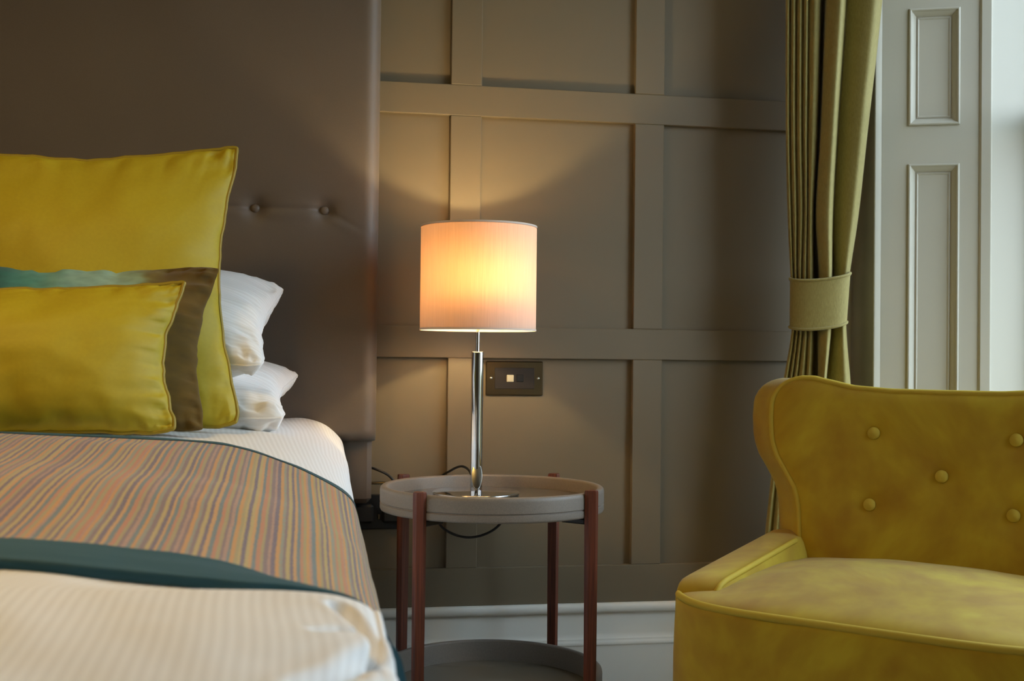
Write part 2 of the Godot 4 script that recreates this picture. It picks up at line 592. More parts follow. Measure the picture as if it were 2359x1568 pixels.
func ceiling_lamp() -> void:
	var at := Vector3(-0.62, TOP_Y, 1.55)
	var drop := 0.85
	var o := thing("pendant_lamp", "cream drum pendant lamp hanging above the middle of the bed", "lamp", at)
	var b := MB.new()
	b.lathe([[0.0, 0.0], [0.055, 0.0], [0.055, 0.0], [0.05, -0.02], [0.006, -0.03], [0.003, -0.04], [0.003, -0.04], [0.003, -drop + 0.2]], 32)
	part("cord", b, M.chrome, o)
	b = MB.new()
	b.lathe([[0.24, -drop + 0.22], [0.24, -drop]], 64)
	part("lamp_shade", b, M.plaster, o)
	b = MB.new()
	b.lathe([[0.239, -drop + 0.22], [0.0, -drop + 0.22]], 64)
	part("lamp_top", b, M.plaster, o)
	b = MB.new()
	b.lathe([[0.239, -drop + 0.012], [0.0, -drop + 0.012]], 64)
	var m := mat(rgb(250, 240, 224), 0.4)
	m.emission_enabled = true
	m.emission = rgb(255, 206, 130)
	m.emission_energy_multiplier = 1.2
	part("lamp_diffuser", b, m, o)
	var l := AreaLight3D.new()
	l.name = "pendant_lamp_light"
	l.area_size = Vector2(0.36, 0.36)
	l.light_color = rgb(255, 209, 116)
	l.light_energy = 0.80
	l.area_range = 8.0
	l.shadow_enabled = true
	l.position = at + Vector3(0, -drop + 0.006, 0)
	l.rotation_degrees.x = -90
	add_child(l)

# ---------------------------------------------------------------- bed
const BED_MID := -0.82
# right half of the bedclothes in section (x, y), at several distances from the wall
var bed_z := [0.12, 0.5, 0.9, 1.3, 1.65, 1.80, 1.88, 2.1, 2.5]
var bed_sec := [
	[[-0.82, .745], [-0.4, .750], [-0.18, .752], [-0.05, .752], [0.02, .752], [0.071, .736], [0.108, .703], [0.120, .655], [0.127, .58], [0.138, .40], [0.142, .18]],
	[[-0.82, .752], [-0.4, .757], [-0.18, .752], [-0.07, .746], [0.01, .732], [0.062, .710], [0.103, .678], [0.116, .634], [0.122, .575], [0.132, .40], [0.138, .18]],
	[[-0.82, .757], [-0.47, .756], [-0.18, .742], [-0.09, .729], [-0.02, .707], [0.045, .678], [0.090, .647], [0.103, .606], [0.109, .564], [0.124, .40], [0.134, .18]],
	[[-0.82, .735], [-0.47, .735], [-0.20, .722], [-0.10, .709], [-0.03, .690], [0.030, .664], [0.076, .632], [0.096, .595], [0.104, .555], [0.122, .40], [0.134, .18]],
	[[-0.82, .700], [-0.5, .701], [-0.28, .697], [-0.160, .685], [-0.079, .671], [-0.024, .653], [0.030, .632], [0.080, .598], [0.100, .555], [0.122, .40], [0.134, .18]],
	[[-0.82, .700], [-0.5, .702], [-0.26, .699], [-0.148, .686], [-0.069, .677], [0.008, .666], [0.062, .650], [0.086, .615], [0.098, .577], [0.116, .40], [0.130, .18]],
	[[-0.82, .700], [-0.5, .702], [-0.26, .699], [-0.148, .694], [-0.060, .693], [0.010, .690], [0.046, .684], [0.070, .671], [0.081, .640], [0.094, .40], [0.105, .18]],
	[[-0.82, .694], [-0.5, .696], [-0.26, .695], [-0.148, .692], [-0.060, .690], [0.006, .687], [0.042, .681], [0.066, .667], [0.077, .636], [0.090, .40], [0.102, .18]],
	[[-0.82, .690], [-0.5, .690], [-0.26, .688], [-0.148, .686], [-0.060, .684], [0.006, .681], [0.042, .675], [0.066, .661], [0.077, .630], [0.090, .40], [0.102, .18]]]

func bed_half(z: float, count: int) -> Array:
	var k := 0
	while k < bed_z.size() - 2 and bed_z[k + 1] < z: k += 1
	var f := smoothstep(0.0, 1.0, clampf((z - bed_z[k]) / (bed_z[k + 1] - bed_z[k]), 0.0, 1.0))
	var pts := []
	for i in 11:
		pts.append(Vector2(lerpf(bed_sec[k][i][0], bed_sec[k + 1][i][0], f), lerpf(bed_sec[k][i][1], bed_sec[k + 1][i][1], f)))
	return spline(pts, count)

func bed_row(z: float, out: float, half := 61) -> PackedVector3Array:
	var h := bed_half(z, half)
	var row := PackedVector3Array()
	for i in range(half - 1, 0, -1):
		var p: Vector2 = h[i]
		row.append(Vector3(2 * BED_MID - p.x, p.y, z))
	for i in half:
		row.append(Vector3(h[i].x, h[i].y, z))
	if out != 0.0:
		var res := PackedVector3Array()
		for i in row.size():
			var d: Vector3 = row[mini(i + 1, row.size() - 1)] - row[maxi(i - 1, 0)]
			var nn := Vector3(-d.y, d.x, 0).normalized()
			res.append(row[i] + nn * out)
		return res
	return row

func bed() -> void:
	var base := Vector3(BED_MID, 0, 1.2)
	var o := thing("bed", "double bed base and mattress hidden under the white duvet", "bed", base)
	boxed("divan_base", Vector3(BED_MID - 0.88, 0.06, 0.12), Vector3(BED_MID + 0.88, 0.36, 2.40), M.divan, o, 0.01)
	boxed("mattress", Vector3(BED_MID - 0.88, 0.365, 0.12), Vector3(BED_MID + 0.88, 0.60, 2.40), M.mattress, o, 0.03)
	for x in [-0.8, 0.8]:
		for z in [0.2, 2.3]:
			var lb := MB.new()
			lb.lathe([[0.0, 0.06], [0.03, 0.06], [0.03, 0.06], [0.025, 0.0], [0.025, 0.0], [0.0, 0.0]], 16, Vector3(BED_MID + x, 0, z))
			part_at("leg", lb, M.wood, o)
	# duvet
	o = thing("duvet", "white striped cotton duvet spread over the bed", "duvet", Vector3(BED_MID, 0.6, 1.2))
	var zs := steps(0.122, 0.9, 40) + steps(0.92, 1.75, 30) + steps(1.76, 1.86, 14) + steps(1.864, 2.20, 84) + steps(2.22, 2.40, 10)
	var rows := []
	var uvs := []
	var f := noise(61, 3.0, 3)
	for z in zs:
		var row := bed_row(z, 0.0, 121)
		rows.append(ruffle(row, z, f))
		var u := PackedVector2Array()
		var s := 0.0
		for i in row.size():
			if i: s += (row[i] - row[i - 1]).length()
			u.append(Vector2(s / 0.25, z / 0.25))
		uvs.append(u)
	# foot end turns down
	var last: PackedVector3Array = rows[-1]
	for a in [0.25, 0.5, 0.75, 1.0, 1.2, 2.0, 3.0, 4.0]:
		var row := PackedVector3Array()
		var an := minf(a, 1.0) * PI / 2
		for p in last:
			var dy := 0.07 * (1 - cos(an)) + maxf(a - 1.0, 0.0) * 0.12
			row.append(Vector3(p.x, maxf(p.y - dy, 0.18), p.z + 0.07 * sin(an)))
		rows.append(row)
		uvs.append(uvs[-1])
	var b := MB.new()
	b.grid(rows, false, true, uvs)
	var dm: StandardMaterial3D = M.white.duplicate()
	dm.albedo_texture = satin_stripe()
	part_at("duvet_cover", b, dm, o)
	# throw laid across the bed
	o = thing("bed_throw", "striped woollen throw with dark teal borders laid across the bed", "throw", Vector3(BED_MID, 0.7, 1.35))
	throw_piece("striped_field", 0.905, 1.665, 0.0085, M.throw_cloth, o, false, false)
	throw_piece("border", 0.87, 0.905, 0.0095, M.teal, o, true, false, "dark teal border nearest the pillows")
	throw_piece("border", 1.665, 1.80, 0.0105, M.teal, o, false, true, "wide dark teal border nearest the foot of the bed")

func satin_stripe(turned := false) -> ImageTexture:
	var im := Image.create(256, 256, false, Image.FORMAT_RGB8)
	for x in 256:
		# one satin band every 10 mm on a 0.25 m tile
		var k := fmod(x / 256.0 * 25.0, 1.0)
		var c := Color(1, 1, 1) if k < 0.5 else Color(0.972, 0.968, 0.964)
		for y in 256: im.set_pixel(y if turned else x, x if turned else y, c)
	return ImageTexture.create_from_image(im)

# folds where the duvet bunches at the near right corner, slight unevenness elsewhere
func ruffle(row: PackedVector3Array, z: float, f: FastNoiseLite) -> PackedVector3Array:
	var res := PackedVector3Array()
	var N := row.size()
	for i in N:
		var p := row[i]
		var d: Vector3 = row[mini(i + 1, N - 1)] - row[maxi(i - 1, 0)]
		var nn := Vector3(-d.y, d.x, 0).normalized()
		var w := f.get_noise_3d(p.x * 1.2, p.y * 2.0, z * 1.2) * 0.006
		if z > 1.80:
			w += corner_fold(p)
		res.append(p + nn * w)
	return res

var creases := [
	[[Vector3(0.040, .684, 1.910), Vector3(0.056, .678, 1.964), Vector3(0.066, .671, 2.018), Vector3(0.070, .668, 2.056), Vector3(0.073, .660, 2.12), Vector3(0.078, .65, 2.25)], 0.017, 0.0075],
	[[Vector3(0.021, .686, 2.017), Vector3(0.040, .683, 2.002), Vector3(0.054, .677, 1.999)], 0.007, 0.0065],
	[[Vector3(0.070, .667, 2.035), Vector3(0.054, .675, 2.075), Vector3(0.038, .681, 2.119), Vector3(0.010, .685, 2.155)], 0.013, 0.009]]

func corner_fold(p: Vector3) -> float:
	if p.x < -0.06 or p.y < 0.5: return 0.0
	var w := 0.0
	for c in creases:
		var best := 1.0
		for i in c[0].size() - 1:
			best = minf(best, p.distance_to(Geometry3D.get_closest_point_to_segment(p, c[0][i], c[0][i + 1])))
		w -= c[1] * exp(-pow(best / c[2], 2.0))
		w += c[1] * 0.08 * exp(-pow((best - c[2] * 1.9) / (c[2] * 1.2), 2.0))
	return w * smoothstep(0.600, 0.668, p.y)

func throw_piece(called: String, z0: float, z1: float, out: float, m: Material, o: Node3D, edge_a: bool, edge_b: bool, label := "") -> void:
	var K := 24
	var rows := []
	var uvs := []
	var f := noise(71, 2.2, 3)
	var cut := 8   # stop the sides above the floor
	for k in range(-2 if edge_a else 0, K + 1 + (2 if edge_b else 0)):
		var kk := clampi(k, 0, K)
		var z: float = lerpf(z0, z1, float(kk) / K)
		var lift := out
		if k == -1 or k == K + 1: lift = out * 0.45
		if k == -2 or k == K + 2: lift = 0.0005
		var row := bed_row(z, lift)
		var r2 := PackedVector3Array()
		var u := PackedVector2Array()
		var s := 0.0
		# cloth length is measured from the middle of the bed
		for i in range(cut + 1, row.size() / 2 + 1): s -= (row[i] - row[i - 1]).length()
		for i in range(cut, row.size() - cut):
			var p := row[i]
			if i > cut: s += (p - row[i - 1]).length()
			var ease: float = smoothstep(0.0, 0.3, p.y - 0.35)
			var wob := f.get_noise_2d(p.x * 2.2, z * 1.5) * 0.012
			var q := p + Vector3(0, (f.get_noise_2d(p.x * 1.6 + 40.0, z * 3.0) * 0.5 + 0.35) * 0.006 * ease, wob * ease)
			if p.y < 0.62:
				q.x += signf(p.x - BED_MID) * (0.62 - p.y) * 0.06
			r2.append(q)
			u.append(Vector2((s + f.get_noise_2d(s * 1.0, z * 1.2) * 0.0018) / 0.30, z / 0.20))
		rows.append(r2)
		uvs.append(u)
	var b := MB.new()
	b.grid(rows, false, true, uvs)
	part_at(called, b, m, o, label)

# ---------------------------------------------------------------- headboard
func headboard() -> void:
	var xr := 0.192
	var xl := 2 * BED_MID - xr
	var yb := 0.695
	var yt := 2.45
	var th := 0.105
	var o := thing("headboard", "tall brown upholstered headboard with buttons against the panelled wall", "headboard", Vector3(BED_MID, 0.0, 0.016))
	var ax := axis(xl, xr, 0.038, [[-0.35, 0.14, 0.004]], 0.03)
	var ay := axis(yb, yt, 0.03, [[1.15, 1.33, 0.004]], 0.03)
	var btn := []
	for k in range(0, 12):
		btn.append(Vector2(0.063 - 0.16 * k, 1.24))
	var rows := []
	var f := noise(81, 1.3, 2)
	for yy in ay:
		var row := PackedVector3Array()
		for xx in ax:
			var p := Vector2(xx[0], yy[0])
			var z: float = th - xx[1] - yy[1]
			if p.y > 1.1 and p.y < 1.4:
				for c in btn:
					var d := p.distance_to(c)
					if d < 0.09:
						z -= 0.013 * exp(-pow(d / 0.022, 2.0)) + 0.004 * exp(-pow(d / 0.05, 2.0))
				# shallow pleat between the buttons and on to the edge
				var yc := 1.241
				if p.x > 0.063:
					yc = 1.24 - (p.x - 0.063) * 0.50
				var amp := 0.0030 * exp(-pow((p.y - yc) / 0.006, 2.0)) - 0.0016 * exp(-pow((p.y - yc + 0.014) / 0.012, 2.0))
				if p.x > 0.063: amp *= clampf(1.0 - (p.x - 0.063) / 0.115, 0.0, 1.0)
				z -= amp
			z += f.get_noise_2d(p.x * 2.0, p.y * 2.0) * 0.002 * smoothstep(0.0, 0.05, z)
			row.append(Vector3(p.x, p.y, maxf(z, 0.0) + 0.016))
		rows.append(row)
	var b := MB.new()
	b.grid(rows, false, true)
	part_at("padded_panel", b, M.head, o)
	for c in btn:
		b = MB.new()
		b.lathe([[0.0112, 0.0], [0.0112, 0.002], [0.0095, 0.0055], [0.006, 0.0075], [0.0, 0.008]], 24)
		var s := part("button", b, M.head, o)
		s.position = Vector3(c.x, c.y, 0.016 + th - 0.0175) - o.position
		s.rotation.x = PI / 2
	boxed("lower_panel", Vector3(xl + 0.008, 0.545, 0.016), Vector3(xr - 0.008, 0.706, 0.080), M.head, o, 0.012)
	for x in [-0.7, 0.7]:
		boxed("strut", Vector3(BED_MID + x - 0.04, 0.0, 0.031), Vector3(BED_MID + x + 0.04, 0.546, 0.056), M.wood, o)

# positions along one side with the drop of a rounded edge at both ends and fine spans
func axis(a: float, c: float, r: float, fine: Array, coarse: float) -> Array:
	var o := []
	o.append([a, 1.0])
	for k in range(8, -1, -1):
		var an := PI / 2 * k / 8.0
		o.append([a + r - r * sin(an), r * (1 - cos(an))])
	var x := a + r
	while x < c - r - 0.001:
		var st := coarse
		for q in fine:
			if x >= q[0] - coarse and x <= q[1]: st = q[2]
		x = minf(x + st, c - r)
		if x < c - r - 0.001: o.append([x, 0.0])
	for k in range(0, 9):
		var an := PI / 2 * k / 8.0
		o.append([c - r + r * sin(an), r * (1 - cos(an))])
	o.append([c, 1.0])
	return o

# ---------------------------------------------------------------- pillows and cushions
func cushion_mesh(w: float, h: float, t: float, pinch: float, sd: int, wr: float, taper := 0.0, puff := 0.5, slim := 0.0) -> Dictionary:
	var NU := 72
	var NV := 60
	var f := noise(sd, 1.0, 3)
	var edge := []
	var sides := []
	var uvs := []
	for face in [1.0, -1.0]:
		var rows := []
		uvs = []
		for j in NV + 1:
			var row := PackedVector3Array()
			var uvr := PackedVector2Array()
			var v := sin((float(j) / NV - 0.5) * PI * 0.999)
			for i in NU + 1:
				var u := sin((float(i) / NU - 0.5) * PI * 0.999)
				var px := pinch * (1 - v * v)
				var py := pinch * (1.1 if v > 0 else 0.45) * (1 - u * u)
				var cut := 1.0 - 0.055 * pow(absf(u * v), 8.0)
				var x := w / 2 * u * (1 - px) * (1 - taper * (1 - v) * 0.5) * cut
				var y := h / 2 * v * (1 - py) * cut
				var e := (1 - pow(absf(u), 2.4)) * (1 - pow(absf(v), 2.4))
				var z: float = t / 2 * pow(maxf(e, 0.0), puff) * face * (1.0 - 0.4 * slim * smoothstep(0.2, 1.0, v))
				# gathers along the seams
				var eu := exp(-(1 - absf(u)) / 0.10)
				var ev := exp(-(1 - absf(v)) / 0.10)
				var rim := smoothstep(0.0, 0.06, 1 - absf(u)) * smoothstep(0.0, 0.06, 1 - absf(v))
				var g := f.get_noise_3d(v * 7.0, u * 1.2 + 20.0, face) * eu + f.get_noise_3d(u * 9.0, v * 2.0 - 20.0, face) * ev
				z += wr * g * 2.4 * rim
				z += wr * 0.6 * f.get_noise_3d(u * 1.6, v * 1.6, face * 5.0) * rim
				# seams wander a little
				x += wr * 0.35 * f.get_noise_2d(v * 3.0, 7.0) * absf(u)
				y += wr * 0.6 * f.get_noise_2d(u * 3.0, 17.0) * absf(v)
				row.append(Vector3(x, y, z))
				uvr.append(Vector2(x / w + 0.5, y / h + 0.5))
			rows.append(row)
			uvs.append(uvr)
		sides.append(rows)
	var R: Array = sides[0]
	for i in NU: edge.append(R[0][i])
	for j in NV: edge.append(R[j][NU])
	for i in NU: edge.append(R[NV][NU - i])
	for j in NV: edge.append(R[NV - j][0])
	var b := MB.new()
	b.grid(sides[0], false, true, uvs)
	b.grid(sides[1], false, false, uvs)
	return {"mesh": b, "edge": edge}

func pillows_and_cushions() -> void:
	# white pillows
	var pil := [
		["plump white pillow, lower of the two stacked against the headboard", Vector3(-0.372, 0.812, 0.325), Vector3(-12, -5, -1.0), 0.76, 0.41, 0.165, 101],
		["plump white pillow, upper of the two stacked against the headboard", Vector3(-0.408, 0.962, 0.325), Vector3(-26, -7, -1.0), 0.76, 0.41, 0.20, 102]]
	for p in pil:
		var o := thing("pillow", p[0], "pillow", p[1], "white pillows stacked by the headboard")
		o.basis = Basis.from_euler(Vector3(deg_to_rad(90 - p[2].x), deg_to_rad(p[2].y), deg_to_rad(p[2].z)))
		var q := cushion_mesh(p[3], p[4], p[5], 0.10, p[6], 0.013, 0.0, 0.46)
		var m: StandardMaterial3D = M.white.duplicate()
		m.albedo_texture = satin_stripe(true)
		m.uv1_scale = Vector3(3.0, 2.0, 1)
		part("pillowcase", q.mesh, m, o)
		var b := MB.new()
		b.tube(q.edge, 0.0022, 6, true)
		part("seam", b, M.white, o)
	# large square cushion
	var cs := [
		["large_cushion", "large square yellow-green satin cushion standing behind the other cushions", Vector3(-0.430, 1.038, 0.55), Vector3(-17, 3, 1.6), 0.672, 0.61, 0.16, 0.155, 201, true, M.satin, "cushion", 0.03],
		["velvet_cushion", "velvet cushion shading from dark teal to brown, in the middle of the row", Vector3(-0.45, 0.913, 0.675), Vector3(-22, 4, 0.0), 0.645, 0.345, 0.16, 0.125, 202, false, M.ombre, "cushion", 0.08],
		["lumbar_cushion", "oblong yellow-green satin cushion in front of the others", Vector3(-0.47, 0.891, 0.795), Vector3(-20, 5, 1.3), 0.585, 0.29, 0.15, 0.145, 203, true, M.satin, "cushion", 0.07]]
	for c in cs:
		var o := thing(c[0], c[1], c[11], c[2])
		o.basis = Basis.from_euler(Vector3(deg_to_rad(c[3].x), deg_to_rad(c[3].y), deg_to_rad(c[3].z)))
		var q := cushion_mesh(c[4], c[5], c[6], c[7], c[8], 0.010, c[12], 0.62, 1.0)
		part("cover", q.mesh, c[10], o)
		if c[9]:
			var b := MB.new()
			b.tube(q.edge, 0.0042, 8, true)
			part("piping", b, M.satin_pipe, o, "corded yellow-green piping")

# ---------------------------------------------------------------- side table
const TAB := Vector3(0.437, 0.0, 0.318)
func side_table() -> void:
	var o := thing("side_table", "round two-tier side table with grey trays and dark wooden legs", "table", TAB)
	var b := MB.new()
	# upper tray: lipped rim above a supporting ring
	b.lathe([[0.0, 0.584], [0.231, 0.584], [0.231, 0.584], [0.2325, 0.6085], [0.235, 0.612], [0.239, 0.6133], [0.245, 0.6128], [0.2485, 0.6095], [0.2495, 0.604], [0.2495, 0.5805], [0.2495, 0.5805], [0.247, 0.579], [0.247, 0.579]], 96)
	var tray := part("tray", b, M.tray, o)
	b = MB.new()
	b.lathe([[0.0, 0.5846], [0.2305, 0.5846]], 96)
	part("tray_floor", b, M.tray_floor, tray, "glossy brown tray floor")
	b = MB.new()
	b.lathe([[0.247, 0.579], [0.247, 0.5775], [0.247, 0.5775], [0.2495, 0.576], [0.2495, 0.576], [0.2495, 0.565], [0.2475, 0.561], [0.243, 0.560], [0.243, 0.560], [0.0, 0.560]], 96)
	part("tray_ring", b, M.tray, o)
	b = MB.new()
	b.lathe([[0.0, 0.163], [0.231, 0.163], [0.231, 0.163], [0.2325, 0.208], [0.236, 0.2125], [0.243, 0.2125], [0.2485, 0.209], [0.2495, 0.203], [0.2495, 0.157], [0.2475, 0.152], [0.243, 0.150], [0.243, 0.150], [0.0, 0.150]], 96)
	var low := part("lower_tray", b, M.tray, o)
	b = MB.new()
	b.lathe([[0.0, 0.1638], [0.2305, 0.1638]], 96)
	part("tray_floor", b, M.tray_floor, low, "glossy brown shelf surface")
	for k in 4:
		var an := deg_to_rad(-45.0 + 90.0 * k)
		b = MB.new()
		# five-sided leg: flat against the tray, two slanting outer faces
		var prof := [Vector2(-0.0125, -0.003), Vector2(-0.0135, 0.008), Vector2(-0.005, 0.0205), Vector2(0.005, 0.0205), Vector2(0.0135, 0.008), Vector2(0.0125, -0.003)]
		var rows := []
		for yy in [0.0, 0.617, 0.620]:
			var row := PackedVector3Array()
			for i in prof.size() + 1:
				var q: Vector2 = prof[i % prof.size()]
				if yy == 0.620: q = (q - Vector2(0, 0.01)) * 0.9 + Vector2(0, 0.01)
				if yy == 0.0: q = (q - Vector2(0, 0.01)) * 0.85 + Vector2(0, 0.01)
				var p := Vector3(q.x, yy, 0.2515 + q.y)
				row.append(p)
				row.append(p)
			rows.append(row)
		b.grid(rows, false, true)
		b.poly(Array(rows[2]), Vector3.UP)
		b.poly(Array(rows[0]), Vector3.DOWN)
		var leg := part("leg", b, M.wood, o)
		leg.rotation.y = an
		b = MB.new()
		b.box(Vector3(-0.012, 0.548, 0.19), Vector3(0.012, 0.5595, 0.2485), 0.002)
		var br := part("bracket", b, M.black_plastic, o)
		br.rotation.y = an

# ---------------------------------------------------------------- lamp
const LAMP := Vector3(0.4115, 0.5850, 0.246)
func table_lamp() -> void:
	var o := thing("table_lamp", "lit chrome table lamp with cream drum shade on the side table", "lamp", LAMP)
	var b := MB.new()
	b.lathe([[0.0, 0.0], [0.0965, 0.0], [0.0965, 0.0], [0.0995, 0.0015], [0.1005, 0.0035], [0.0995, 0.0055], [0.097, 0.0066], [0.0, 0.0075]], 96)
	part("base", b, M.chrome, o)
	b = MB.new()
	b.lathe([[0.0140, 0.007], [0.0140, 0.322], [0.0137, 0.325], [0.0125, 0.326], [0.0125, 0.326], [0.0, 0.326]], 40)
	var col := part("column", b, M.chrome, o)
	# slanting oval switch plate at the foot of the column
	b = MB.new()
	b.lathe([[0.0, -0.002], [0.0115, -0.002], [0.0125, 0.0], [0.0115, 0.002], [0.0, 0.0025]], 40)
	var sw := part("switch_plate", b, M.chrome, col)
	sw.material_override = M.steel
	sw.basis = Basis(Vector3.UP, deg_to_rad(-8)) * Basis(Vector3.RIGHT, deg_to_rad(72)) * Basis.from_scale(Vector3(1, 1, 2.55))
	sw.position = Vector3(-0.001, 0.043, 0.0165)
	b = MB.new()
	b.lathe([[0.0043, 0.32], [0.0043, 0.40]], 20)
	b.lathe([[0.0043, 0.40], [0.016, 0.402], [0.016, 0.402], [0.016, 0.44], [0.016, 0.44], [0.0, 0.44]], 24)
	part("stem", b, M.chrome, o)
	var y0 := 0.374
	var y1 := 0.614
	var r := 0.1330
	b = MB.new()
	b.lathe([[r, y0], [r, (y0 + y1) / 2], [r, y1]], 128)
	var sh := part("lamp_shade", b, M.shade, o)
	for y in [y0, y1]:
		b = MB.new()
		var s: float = 1.0 if y == y0 else -1.0
		b.lathe([[r - 0.0012, y + 0.006 * s], [r - 0.0012, y], [r - 0.0012, y], [r + 0.0010, y], [r + 0.0010, y], [r + 0.0010, y + 0.0042 * s]], 128)
		part("shade_rim", b, M.shade_rim, sh)
	# wire spider that carries the shade
	b = MB.new()
	for k in 3:
		var an := TAU * k / 3 + 0.4
		b.tube([Vector3(0, 0.405, 0), Vector3(sin(an) * (r - 0.001), y0 + 0.02, cos(an) * (r - 0.001))], 0.0012, 6)
	part("shade_carrier", b, M.steel, o)
	var bc := Vector3(0.002, 0.480, 0.044)
	b = MB.new()
	b.lathe([[0.0, -0.052], [0.012, -0.05], [0.0125, -0.035], [0.022, -0.012], [0.0285, 0.008], [0.026, 0.024], [0.016, 0.034], [0.0, 0.037]], 32, bc)
	part("lamp_bulb", b, M.bulb, o)
	# opaque cup added under the bulb, unseen, to cut its downward light
	b = MB.new()
	b.lathe([[0.0, -0.056], [0.0145, -0.054], [0.0150, -0.036], [0.0225, -0.020], [0.0275, -0.010], [0.0265, -0.010], [0.0215, -0.018]], 32, bc)
	part("light_block_cup", b, M.plaster, o)
	var l := OmniLight3D.new()
	l.name = "table_lamp_light"
	l.light_color = rgb(255, 234, 176)
	l.light_energy = 0.175
	l.light_size = 0.018
	l.omni_range = 8.0
	l.omni_attenuation = 2.0
	l.shadow_enabled = true
	l.position = LAMP + bc + Vector3(0, 0.012, 0)
	add_child(l)
	# flex: over the back rim of the tray, then down in a loop below it
	b = MB.new()
	var p := [Vector3(0.410, 0.592, 0.240), Vector3(0.406, 0.618, 0.222), Vector3(0.402, 0.635, 0.19), Vector3(0.389, 0.6395, 0.15), Vector3(0.370, 0.624, 0.10), Vector3(0.352, 0.60, 0.056), Vector3(0.338, 0.53, 0.045), Vector3(0.355, 0.487, 0.10), Vector3(0.415, 0.466, 0.115), Vector3(0.480, 0.487, 0.115), Vector3(0.520, 0.545, 0.105), Vector3(0.46, 0.545, 0.06), Vector3(0.34, 0.540, 0.048), Vector3(0.235, 0.520, 0.048)]
	b.tube(spline(p, 120), 0.0030, 8)
	part_at("flex", b, M.cable, o, "thin black lamp flex")

# ---------------------------------------------------------------- wall fittings
func wall_fittings() -> void:
	var c := Vector3(0.5425, 0.846, 0.0)
	var o := thing("wall_switch", "bronze metal switch plate on the panelled wall behind the lamp", "switch", c)
	var b := MB.new()
	b.box(Vector3(-0.073, -0.043, 0.0), Vector3(0.073, 0.043, 0.006), 0.0025)
	part("face_plate", b, M.brass, o)
	b = MB.new()
	b.box(Vector3(-0.0505, -0.0265, 0.0045), Vector3(0.0505, 0.0265, 0.0068), 0.0008)
	part("insert", b, M.dark_plastic, o)
	b = MB.new()
	b.box(Vector3(-0.0205, -0.0085, 0.006), Vector3(-0.0025, 0.0095, 0.0105), 0.0015)
	var rk := part("rocker_switch", b, M.rocker, o, "pale metal rocker switch")
	rk.rotation.x = 0.1
	b = MB.new()
	b.box(Vector3(0.005, -0.0085, 0.006), Vector3(0.023, 0.0095, 0.0085), 0.0015)
	part("rocker_switch", b, M.black_plastic, o, "black rocker switch")
	for x in [-0.0602, 0.0602]:
		b = MB.new()
		b.lathe([[0.0036, 0.0], [0.0036, 0.0010], [0.0026, 0.0018], [0.0, 0.002]], 16)
		var s := part("screw", b, M.steel, o)
		s.position = Vector3(x, 0.0, 0.0058)
		s.rotation.x = PI / 2
	# socket low on the wall beside the headboard, with the flexes plugged in
	c = Vector3(0.200, 0.516, 0.0)
	o = thing("wall_socket", "black double wall socket with plugs, low beside the headboard", "socket", c)
	b = MB.new()
	b.box(Vector3(-0.073, -0.043, 0.0), Vector3(0.073, 0.043, 0.009), 0.0025)
	part("face_plate", b, M.black_plastic, o)
	for x in [-0.032, 0.036]:
		b = MB.new()
		b.box(Vector3(x - 0.024, -0.024, 0.009), Vector3(x + 0.024, 0.022, 0.044), 0.006)
		part("plug", b, M.black_plastic, o)
	b = MB.new()
	b.box(Vector3(0.004, -0.018, 0.009), Vector3(0.0105, -0.006, 0.0115), 0.001)
	part("rocker_switch", b, M.brass, o)
	o = thing("bedside_cable", "thin black cable curling out from behind the headboard", "cable", Vector3(0.19, 0.6, 0.05))
	b = MB.new()
	b.tube(spline([Vector3(0.150, 0.612, 0.012), Vector3(0.178, 0.6255, 0.028), Vector3(0.200, 0.622, 0.040), Vector3(0.230, 0.606, 0.046), Vector3(0.248, 0.575, 0.050), Vector3(0.240, 0.535, 0.050), Vector3(0.236, 0.515, 0.046)], 50), 0.0032, 8)
	part_at("cord", b, M.cable, o)
	b = MB.new()
	b.tube([Vector3(0.165, 0.588, 0.020), Vector3(0.222, 0.589, 0.030)], 0.0035, 8)
	part_at("connector_pin", b, M.brass, o, "brass connector")

